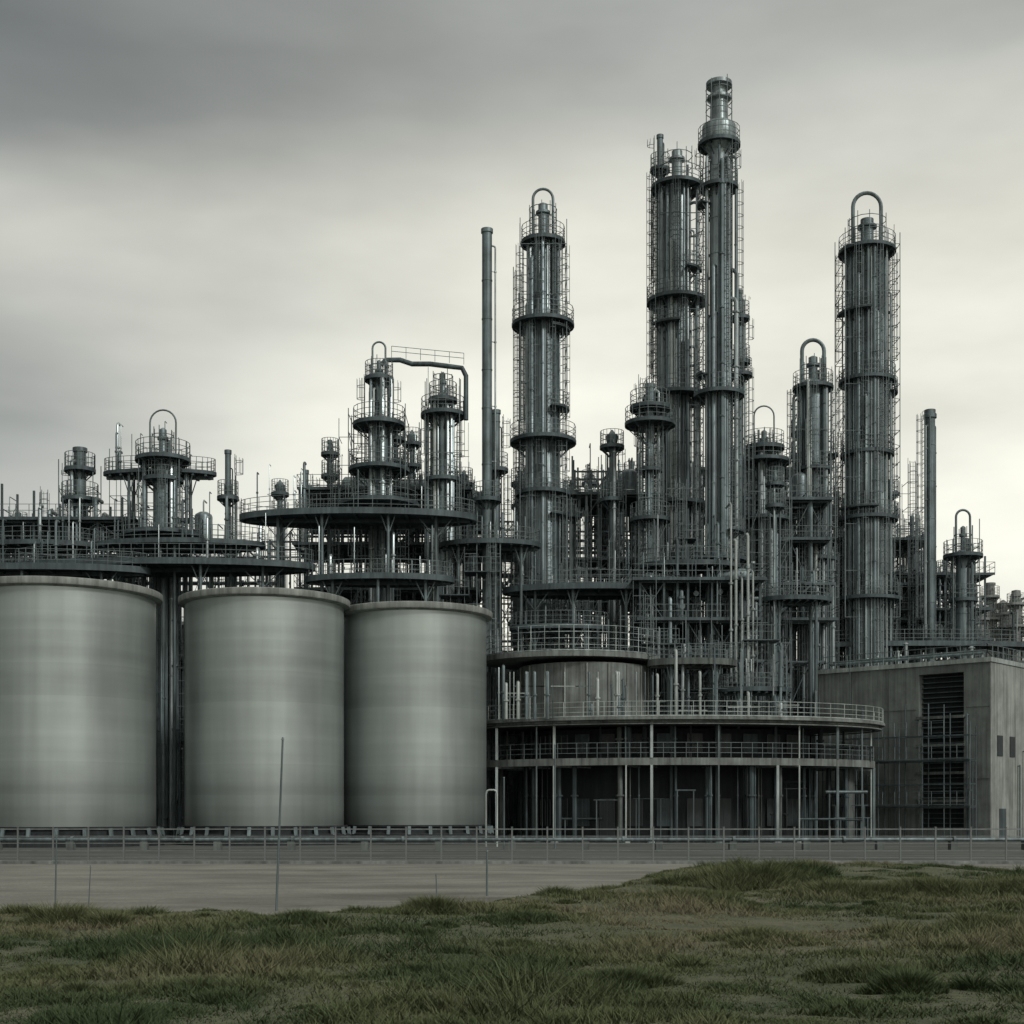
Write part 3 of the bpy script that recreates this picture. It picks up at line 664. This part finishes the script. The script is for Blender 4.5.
deck("small rounded deck above the narrow tank",380,579,74,106,2.2,.45,6,5)
deck("rounded steel deck ringed by railings",40,546,60,110,2.2,.35,6,6)
deck("umbrella shaped deck around the stubby column",160,474,56,111,1.4,.22,4,7)
deck("broad rounded deck below the looped column",598,590,95,113,3.0,.5,8,8)
deck("short rounded concrete deck beside the drum",692,662,44,105,2.0,.5,4,9,mat=M_CONCD)
deck("rounded deck behind the chimney",490,545,50,112,2.2,.35,6,10)
deck("long railed deck above the flat roofed building",925,645,118,129,2.4,.5,8,11)
deck("rounded deck at the foot of the slender column",795,600,36,117,2.2,.35,4,12)
deck("rounded deck around the tall columns",690,566,50,113,2.4,.35,4,13)
deck("stepped rounded deck above the round building",560,628,50,112,2.0,.35,4,14)
deck("stepped rounded deck above the round building",755,690,36,106,1.8,.3,4,16)

# ---------------------------------------------------------------- round process building
def round_building():
    Y=109; px=672; rx=201*Y/F; ry=9.0; x=X(px,Y)
    o=root('round_process_building',"round open sided process building with two railed decks",'industrial building',(x,Y,0))
    yf=100
    z1a,z1b=Z(764,yf),Z(757,yf); z2a,z2b=Z(725,yf),Z(714,yf)
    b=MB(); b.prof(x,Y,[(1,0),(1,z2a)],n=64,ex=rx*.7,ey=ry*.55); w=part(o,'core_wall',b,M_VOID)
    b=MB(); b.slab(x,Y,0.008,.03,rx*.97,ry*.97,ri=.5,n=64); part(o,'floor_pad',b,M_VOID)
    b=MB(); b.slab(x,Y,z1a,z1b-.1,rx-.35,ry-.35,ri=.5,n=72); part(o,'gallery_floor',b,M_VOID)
    b=MB(); b.slab(x,Y,z1a-.06,z1b-.04,rx,ry,ri=.965,n=72); s1=part(o,'ring_beam',b,M_CONCM)
    b=MB(); b.rail(ell(x,Y,z1b-.04,rx-.1,ry-.1,180,360,30),sp=1.0,toe=False,rails=(1,.66,.33)); part(s1,'railing',b,M_RAIL)
    b=MB(); b.slab(x,Y,z2a+.2,z2b-.3,rx+.3,ry+.3,ri=.02,n=72); b.slab(x,Y,z2a+.38,z2b-.2,rx+.75,ry+.75,ri=.955,n=72); b.slab(x,Y,z2a+.06,z2a+.14,rx+.5,ry+.5,ri=.97,n=72)
    s2=part(o,'upper_deck',b,M_CONCM)
    b=MB(); b.rail(ell(x,Y,z2b-.2,rx+.6,ry+.6,175,368,34),sp=1.0,toe=True,rails=(1,.66,.33)); part(s2,'railing',b,M_PALE)
    N=14
    R=random.Random(18)
    for i in range(N):
        a=math.radians(182+178*(i+R.uniform(-.36,.36))/(N-1)); c,d=math.cos(a),math.sin(a); b=MB()
        w_=.10 if i%2 else .19
        b.beam((x+c*(rx-.05),Y+d*(ry-.05),0),(x+c*(rx-.05),Y+d*(ry-.05),z1a-.06),w_)
        if R.random()<.75: b.beam((x+c*(rx-.05),Y+d*(ry-.05),z1b-.04),(x+c*(rx-.05),Y+d*(ry-.05),z2a+.2),w_)
        b.cyl((x+c*(rx-.05),Y+d*(ry-.05),0),(x+c*(rx-.05),Y+d*(ry-.05),.3),.3,n=8)
        b.beam((x+c*(rx-.05),Y+d*(ry-.05),z1a-.1),(x+c*rx*.7,Y+d*ry*.6,z1a-.1),.12)
        part(o,'perimeter_post',b,R.choice([M_PALE,M_PIPE,M_MID]))
    for i in range(14):
        a=math.radians(195+150*i/13); c,d=math.cos(a),math.sin(a); q=1.012
        xx,yy=x+c*rx*.7*q,Y+d*ry*.55*q-.05; w_=.55; tx,ty=-d*rx,c*ry; L=math.hypot(tx,ty); tx/=L;ty/=L
        for (za,zb_,nm) in ((.2 if i%4==0 else 1.2,3.2,'window' if i%4 else 'door'),(z1b+.5,z2a-.4,'window')):
            b=MB()
            pts=[(xx-tx*w_,yy-ty*w_),(xx+tx*w_,yy+ty*w_)]
            k=len(b.v); b.v+=[(pts[0][0],pts[0][1],za),(pts[1][0],pts[1][1],za),(pts[1][0],pts[1][1],zb_),(pts[0][0],pts[0][1],zb_)]; b.f.append((k,k+1,k+2,k+3))
            for A,B_ in (((pts[0][0],pts[0][1],za),(pts[1][0],pts[1][1],za)),((pts[1][0],pts[1][1],za),(pts[1][0],pts[1][1],zb_)),((pts[1][0],pts[1][1],zb_),(pts[0][0],pts[0][1],zb_)),((pts[0][0],pts[0][1],zb_),(pts[0][0],pts[0][1],za)),((xx,yy,za),(xx,yy,zb_))):
                b.beam(A,B_,.07)
            part(o,nm,b,M_GLASS if i%3 else M_DARK)
    for i in range(80):
        a=math.radians(R.uniform(186,356)); c,d=math.cos(a),math.sin(a); q=R.uniform(.72,.93); b=MB(); rr=R.choice([.04,.06,.08,.12,.18])
        xx,yy=x+c*rx*q,Y+d*ry*q; lo=R.random()<.65
        za,zc=(0,z1a-.05) if lo else (z1b-.1,z2a)
        if R.random()<.72: b.cyl((xx,yy,za),(xx,yy,zc),rr,n=8); b.cyl((xx,yy,za+(zc-za)*.6),(xx,yy,za+(zc-za)*.6+.12),rr*1.7,n=8)
        else:
            h=R.uniform(1,4.5) if lo else 1.1; L=R.uniform(1,3.5)
            b.cyl((xx,yy,za+h),(xx+L,yy,za+h),min(rr,.12),n=8)
            for t in (.1,.9): b.beam((xx+L*t,yy,za),(xx+L*t,yy,za+h),.08)
        part(o,'process_pipe',b,R.choice([M_MID,M_CONCD,M_DARK,M_DARK,M_VOID]))
    b=MB(); b.slab(x,Y,0,z1a-.06,rx*.9,ry*.9,ri=.97,a0=338,a1=358,n=10); part(o,'wall_panel',b,M_CONCD)
    yD=106; b=MB(); xd=X(585,yD); rd=66*yD/F
    b.prof(xd,yD+2,[(rd,z2b-.3),(rd,Z(666,yD))],n=48); dm=part(o,'concrete_drum',b,M_CONCM)
    b=MB(); b.slab(xd-1,yD+2,Z(661,yD),Z(656,yD),rd+2.0,rd+.6,n=56); sl=part(dm,'drum_roof_deck',b,M_CONCM)
    b=MB(); b.rail(ell(xd-1,yD+2,Z(656,yD),rd+1.9,rd+.5,n=40),closed=True,h=1.9,sp=1.1,rails=(1,.75,.5,.25)); part(dm,'railing',b,M_PIPE)
    for i in range(9):
        b=MB(); a=math.radians(195+150*i/8); b.beam((xd+math.cos(a)*(rd+.05),yD+2+math.sin(a)*(rd+.05),z2b-.2),(xd+math.cos(a)*(rd+.05),yD+2+math.sin(a)*(rd+.05),Z(667,yD)),.1)
        part(dm,'drum_rib',b,M_CONC)
    for i in range(70):
        b=MB(); xx=X(R.uniform(495,850),104); yy=R.uniform(101.3,105); h=R.uniform(1.0,5.5); rr=R.choice([.03,.03,.04,.05,.07,.1,.12]); z=z2b-.3
        if abs(xx-xd)<rd+1: h=min(h,3.4); yy=101.0
        b.tube([(xx,yy,z),(xx,yy,z+h-rr*2),(xx,yy+rr*.6,z+h-rr*.6),(xx,yy+rr*2,z+h),(xx,yy+.5,z+h)],rr)
        b.cyl((xx,yy,z+h*.5),(xx,yy,z+h*.5+.12),rr*1.7,n=8)
        if R.random()<.25: b.thin((xx-1,yy,z+h*.7),(xx+R.uniform(.5,1.5),yy,z+h*.7),.04)
        part(o,'deck_pipe',b,R.choice([M_PIPE,M_MID,M_MID,M_DARK,M_PALE]))
round_building()

# ---------------------------------------------------------------- flat roofed building
def flat_building():
    A=(X(990,108),108.0); B=(X(817,118),118.0); zt=Z(657,108)
    u=(B[0]-A[0],B[1]-A[1]); L=math.hypot(*u); u=(u[0]/L,u[1]/L)
    v=(-u[1],u[0])
    if v[1]<0: v=(-v[0],-v[1])
    D=8.0
    o=root('flat_roofed_building',"plain concrete flat roofed plant building with dark louvred bay",'industrial building',(A[0],A[1],0))
    def pt(a,d,z): return (A[0]+u[0]*a+v[0]*d,A[1]+u[1]*a+v[1]*d,z)
    def obox(b,a0,a1,d0,d1,z0,z1):
        k=len(b.v); b.v+=[pt(a0,d0,z0),pt(a1,d0,z0),pt(a1,d1,z0),pt(a0,d1,z0),pt(a0,d0,z1),pt(a1,d0,z1),pt(a1,d1,z1),pt(a0,d1,z1)]
        for f in ((3,2,1,0),(4,5,6,7),(0,1,5,4),(1,2,6,5),(2,3,7,6),(3,0,4,7)): b.f.append(tuple(k+i for i in f))
    q0=L*.14; q1=L*.39
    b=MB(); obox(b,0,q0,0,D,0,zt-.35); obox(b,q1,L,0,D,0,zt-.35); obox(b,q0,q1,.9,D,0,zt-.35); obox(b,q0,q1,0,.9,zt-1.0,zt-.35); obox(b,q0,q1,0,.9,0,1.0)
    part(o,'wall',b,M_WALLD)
    b=MB(); obox(b,-.06,-.003,.02,D-.02,0,zt-.36); part(o,'sunlit_end_facing',b,M_CONC)  # thin added slab, paler concrete paints the sunlit end face
    b=MB(); obox(b,-.15,L+.15,-.15,D+.15,zt-.35,zt); obox(b,.3,L-.3,.3,D-.3,zt,zt+.05); part(o,'roof_slab',b,M_PALE)
    b=MB()
    z=1.3
    while z<zt-1.2: obox(b,q0+.02,q1-.02,.5,.83,z,z+.07); z+=.4
    part(o,'louvre',b,M_DARK)
    b=MB(); obox(b,q0,q1,.84,.895,1.0,zt-1.0); part(o,'louvre_backing',b,M_VOID)
    for z in (3.0,5.2,7.4,9.6):
        b=MB(); obox(b,q0-.1,q1+.1,-.35,0-.003,z,z+.22); part(o,'bay_ledge',b,M_CONCD)
    b=MB()
    for k in (L*.56,L*.78,L*.985): obox(b,k,k+.06,-.04,-.003,0,zt-.4)
    for z in (4.8,10.4): obox(b,q1+.21,L,-.035,-.003,z,z+.05); obox(b,0,q0-.21,-.035,-.003,z,z+.05)
    part(o,'panel_joint',b,M_CONCD)
    b=MB(); obox(b,-.12,-.063,1.6,2.8,.1,2.5); d=part(o,'door',b,M_DARK)
    for k in (1.2,3.6):
        b=MB(); obox(b,-.12,-.063,k,k+1,6.6,8.2); part(o,'window',b,M_GLASS)
    b=MB(); P=[pt(.4,.4,zt),pt(L-.4,.4,zt)]; b.rail(P,sp=1.1,h=1.1,toe=False,r=.035); b.rail([pt(.4,.4,zt),pt(.4,D-.4,zt)],sp=1.1,toe=False,r=.035)
    part(o,'roof_railing',b,M_RAIL)
    R=random.Random(5)
    for i in range(7):
        b=MB(); k=L*R.uniform(.1,.9); d=R.uniform(1.5,5); h=R.uniform(.8,2.4); rr=R.choice([.06,.1,.16])
        b.cyl(pt(k,d,zt),pt(k,d,zt+h),rr,n=10); b.cyl(pt(k,d,zt+h),pt(k,d,zt+h+.15),rr*1.8,rr*.6,n=10); part(o,'roof_vent',b,R.choice([M_PIPE,M_MID]))
    for d,h,rr in ((1.2,.5,.12),(1.7,.75,.08)):
        b=MB(); b.cyl(pt(1,d,zt+h),pt(L-.6,d,zt+h),rr,n=8)
        for k in range(6): b.thin(pt(1.2+k*(L-2.2)/5,d,zt),pt(1.2+k*(L-2.2)/5,d,zt+h),.05)
        part(o,'roof_pipe',b,M_MID)
    b=MB()
    ks=[L*k for k in (.06,.2,.32,.45,.57,.7,.82)]
    for k in ks:
        for d in(-1.6,-.5): b.beam(pt(k,d,0),pt(k,d,8.4+(R.random()*2.5)),.08)
    for z in (2.6,4.4,6.2,8.2):
        for d in(-1.6,-.5): b.beam(pt(ks[0],d,z),pt(ks[-1],d,z),.07)
        for k in ks: b.beam(pt(k,-1.6,z),pt(k,-.5,z),.07)
    for z in (6.2,2.6): 
        obox(b,ks[0],L*.82,-1.7,-.45,z+.07,z+.12)
    f=root('access_scaffold',"dark steel access frame standing against the concrete wall",'steel frame',pt(L*.5,-1,0)); part(f,'frame_lattice',b,M_DARK)
    b=MB(); b.rail([pt(ks[0],-1.65,6.32),pt(L*.82,-1.65,6.32)],sp=1); b.rail([pt(ks[0],-1.65,2.75),pt(L*.82,-1.65,2.75)],sp=1); b.rail([pt(L*.2,-1.65,8.25),pt(L*.82,-1.65,8.25)],sp=1,toe=False); part(f,'railing',b,M_RAIL)
    for i in range(16):
        b=MB(); k=L*R.uniform(.42,.97) if i%4 else L*R.uniform(.03,.12); rr=R.choice([.04,.06,.09]); zz=R.uniform(4,11); q=-.25
        b.cyl(pt(k,q,0),pt(k,q,zz),rr,n=8); b.thin(pt(k,q,zz*.5),pt(k,0,zz*.5),.04); b.thin(pt(k,q,zz-.1),pt(k,0,zz-.1),rr); part(o,'wall_pipe',b,R.choice([M_MID,M_DARK,M_MID]))
    for i in range(2):
        b=MB(); k=5.2+i*1.0; zz=6+i*1.2; b.cyl(pt(-.25,k,0),pt(-.25,k,zz),.06,n=8); b.thin(pt(-.25,k,zz-.1),pt(0,k,zz-.1),.06); part(o,'wall_pipe',b,M_MID)
flat_building()

def shed(px0,px1,Y,ytop,lab):
    x0,x1=X(px0,Y),X(px1,Y); zt=Z(ytop,Y); o=root('process_shed',lab,'industrial building',((x0+x1)/2,Y,0))
    b=MB(); n=int((x1-x0)/.6); k=len(b.v)
    for i in range(n+1):
        xx=x0+(x1-x0)*i/n; yy=Y+(.15 if i%2 else 0); b.v+=[(xx,yy,0),(xx,yy,zt)]
    for i in range(n): b.f.append((2*i,2*i+2,2*i+3,2*i+1))
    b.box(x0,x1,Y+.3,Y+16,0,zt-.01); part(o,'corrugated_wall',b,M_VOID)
    b=MB(); b.box(x0-.3,x1+.3,Y-.2,Y+16.3,zt,zt+.35); part(o,'roof_edge',b,M_CONCD)
    for i in range(int((x1-x0)/7)):
        b=MB(); xx=x0+3+i*7; b.box(xx,xx+2.4,Y-.1,Y-.01,zt*.55,zt*.7); part(o,'window',b,M_GLASS)
shed(-60,480,142,625,"long dark corrugated process shed behind the tanks")
shed(484,1120,150,664,"long dark corrugated process shed behind the columns")

# ---------------------------------------------------------------- low pipe run behind fence
for i,(Y,z) in enumerate([(80,.6)]):
    o=root('ground_pipe_run',"long low pipe run on concrete sleepers behind the fence",'pipeline',(0,Y,0))
    b=MB(); b.tube([(-60,Y,z),(60,Y,z)],.11,8)
    for k in range(-9,10): b.cyl((k*6.3+i,Y,z),(k*6.3+i+.15,Y,z),.2,n=10)
    part(o,'pipe_run',b,M_MID)
    for k in range(-10,11):
        b=MB(); b.box(k*4.2-.2+i,k*4.2+.2+i,Y-.3,Y+.3,0,z-.11); part(o,'sleeper',b,M_CONCD)

# ---------------------------------------------------------------- fence
def fence():
    Y=59.5; W_=1.5
    def mk(i,src):
        x=i*W_
        if src is None:
            o=root('fence_panel',"dull grey steel railing fence panel along the yard",'fence',(x,Y,0),'railing fence panels')
            b=MB(); b.beam((x,Y,0),(x,Y,1.48),.065); b.box(x-.045,x+.045,Y-.045,Y+.045,1.48,1.5); p1=part(o,'fence_post',b,M_FENCE)
            ps=[p1]
            for z in (.2,.5,.8,1.1,1.4):
                b=MB(); b.thin((x+.035,Y,z),(x+W_-.035,Y,z),.02 if z<1.3 else .032); ps.append(part(o,'fence_rail',b,M_FENCE))
            return (o,ps)
        o=src[0].copy(); o.location=(x,Y,0); col.objects.link(o)
        for p in src[1]:
            q=p.copy(); q.parent=o; col.objects.link(q)
        return (o,[])
    s=None
    for i in range(-18,19):
        t=mk(i,s)
        if s is None: s=t
fence()

# ---------------------------------------------------------------- posts
def post(px,ytop,ybase,rad,lean,label,name='metal_post'):
    Y=2800/(ybase-815); x=X(px,Y); z0=float(hgt(np.array([x]),np.array([Y]))[0])
    o=root(name,label,'post',(x,Y,min(z0,0)),'thin posts by the road'); zt=Z(ytop,Y); b=MB()
    b.cyl((x,Y,z0-.1),(x+lean,Y,zt),rad,rad*.8,n=8); part(o,'pole_shaft',b,M_MID)
    b=MB(); b.cyl((x+lean,Y,zt),(x+lean,Y,zt+.06),rad*1.3,rad*.6,n=8); part(o,'pole_cap',b,M_RAIL)
post(276,740,911,.026,.14,"tall thin leaning metal pole at the grass edge")
post(55,835,918,.018,.03,"thin metal stake standing in rough grass")
post(88,868,915,.012,.05,"thin metal stake standing in rough grass")
post(437,876,903,.016,-.02,"short metal stake beside the road")
post(487,852,896,.028,.0,"short grey post at the road edge")
post(504,778,850,.05,.0,"slim pale pole inside the yard")
post(555,745,849,.06,.0,"slim pale pole inside the yard")
Y=88; b=MB(); o=root('pipe_hoop',"pale bent pipe hoop beside the tank",'pipe',(X(490,Y),Y,0))
b.tube([(X(486,Y),Y,0),(X(486,Y),Y,Z(794,Y)),(X(487,Y),Y,Z(791,Y)),(X(489,Y),Y,Z(790,Y)),(X(494,Y),Y,Z(790,Y)),(X(496,Y),Y,Z(791,Y)),(X(497,Y),Y,Z(794,Y)),(X(497,Y),Y,0)],.06); part(o,'pipe_run',b,M_PALE)

# ---------------------------------------------------------------- world
w=bpy.data.worlds.new("World"); scene.world=w; w.use_nodes=True; nt=w.node_tree
bg=nt.nodes['Background']; bg.inputs['Strength'].default_value=.1
SE=math.radians(38); SR=math.radians(138)
sky=nn(nt,'ShaderNodeTexSky',sky_type='NISHITA'); sky.sun_disc=False; sky.sun_elevation=SE; sky.sun_rotation=SR
tc=nn(nt,'ShaderNodeTexCoord').outputs['Generated']
sx=nn(nt,'ShaderNodeSeparateXYZ'); nt.links.new(tc,sx.inputs[0])
n1=mapnoise(nt,tc,(1,1,3.2),1.7,4,.5); n2=mapnoise(nt,tc,(1,1,2.8),3.6,5,.5)
def mth(op,a,b,c=None):
    m=nn(nt,'ShaderNodeMath',operation=op)
    for i,s in enumerate((a,b,c)):
        if s is None: continue
        if hasattr(s,'is_output'): nt.links.new(s,m.inputs[i])
        else: m.inputs[i].default_value=s
    return m.outputs[0]
zp=mth('ADD',sx.outputs[2],mth('MULTIPLY',mth('SUBTRACT',n1,.5),.18))
def tint(v):
    k=min(1,v/.5); return (v*(.89+.10*k),v*(.98+.0*k),v*(1.0-.135*k))
L_=ramp(nt,zp,[(0,tint(.43)),(.14,tint(.41)),(.21,tint(.34)),(.27,tint(.25)),(.33,tint(.38)),(.375,tint(.42)),(.43,tint(.19)),(.47,tint(.13)),(.54,tint(.16)),(.7,tint(.35)),(1,tint(.6))])
R_=ramp(nt,zp,[(0,tint(.57)),(.16,tint(.67)),(.3,tint(.67)),(.38,tint(.54)),(.45,tint(.35)),(.53,tint(.25)),(.7,tint(.4)),(1,tint(.6))])
mr=nn(nt,'ShaderNodeMapRange',interpolation_type='SMOOTHSTEP'); nt.links.new(mth('ADD',sx.outputs[0],mth('MULTIPLY',mth('SUBTRACT',n1,.5),.5)),mr.inputs[0]); mr.inputs[1].default_value=-.34; mr.inputs[2].default_value=.08
mx=nn(nt,'ShaderNodeMix',data_type='RGBA'); nt.links.new(mr.outputs[0],mx.inputs[0]); nt.links.new(L_,mx.inputs[6]); nt.links.new(R_,mx.inputs[7])
c=mul(nt,mx.outputs[2],ramp(nt,n2,[(.3,.82),(.7,1.16)]))
# unseen sky dimmed at the sides to darken tank edges, brightened behind the viewer
ab=mth('ABSOLUTE',sx.outputs[0],None)
side=nn(nt,'ShaderNodeMapRange',interpolation_type='SMOOTHSTEP'); nt.links.new(ab,side.inputs[0]); side.inputs[1].default_value=.42; side.inputs[2].default_value=.85; side.inputs[3].default_value=1.0; side.inputs[4].default_value=.3
bk=nn(nt,'ShaderNodeMapRange',interpolation_type='SMOOTHSTEP'); nt.links.new(sx.outputs[1],bk.inputs[0]); bk.inputs[1].default_value=-.5; bk.inputs[2].default_value=.3; bk.inputs[3].default_value=1.2; bk.inputs[4].default_value=1.0
c10=nn(nt,'ShaderNodeVectorMath',operation='SCALE'); nt.links.new(c,c10.inputs[0]); nt.links.new(mth('MULTIPLY',mth('MULTIPLY',side.outputs[0],bk.outputs[0]),14.6),c10.inputs['Scale'])
mz=nn(nt,'ShaderNodeMix',data_type='RGBA'); mz.inputs[0].default_value=.04; nt.links.new(c10.outputs[0],mz.inputs[6]); nt.links.new(sky.outputs[0],mz.inputs[7])
nt.links.new(mz.outputs[2],bg.inputs['Color'])
sd=bpy.data.lights.new('sun','SUN'); sd.energy=1.5; sd.angle=math.radians(11); sd.color=(1,.98,.94)
so=bpy.data.objects.new('sun',sd); col.objects.link(so)
from mathutils import Vector
dirv=Vector((math.cos(SE)*math.sin(SR),math.cos(SE)*math.cos(SR),math.sin(SE)))
so.rotation_euler=dirv.to_track_quat('Z','Y').to_euler(); so.location=(40,-40,60)

# ---------------------------------------------------------------- camera
cd=bpy.data.cameras.new('camera'); cam=bpy.data.objects.new('camera',cd); col.objects.link(cam)
cam.location=(0,0,CH); cam.rotation_euler=(math.radians(90),0,0)
cd.sensor_width=36; cd.lens=36*F/1024; cd.shift_y=(H0-512)/1024; cd.clip_end=6000; cd.clip_start=.1
scene.camera=cam
scene.view_settings.view_transform='Standard'; scene.view_settings.look='None'; scene.view_settings.exposure=0
for o in bpy.data.objects:
    if "_l" in o: del o["_l"]
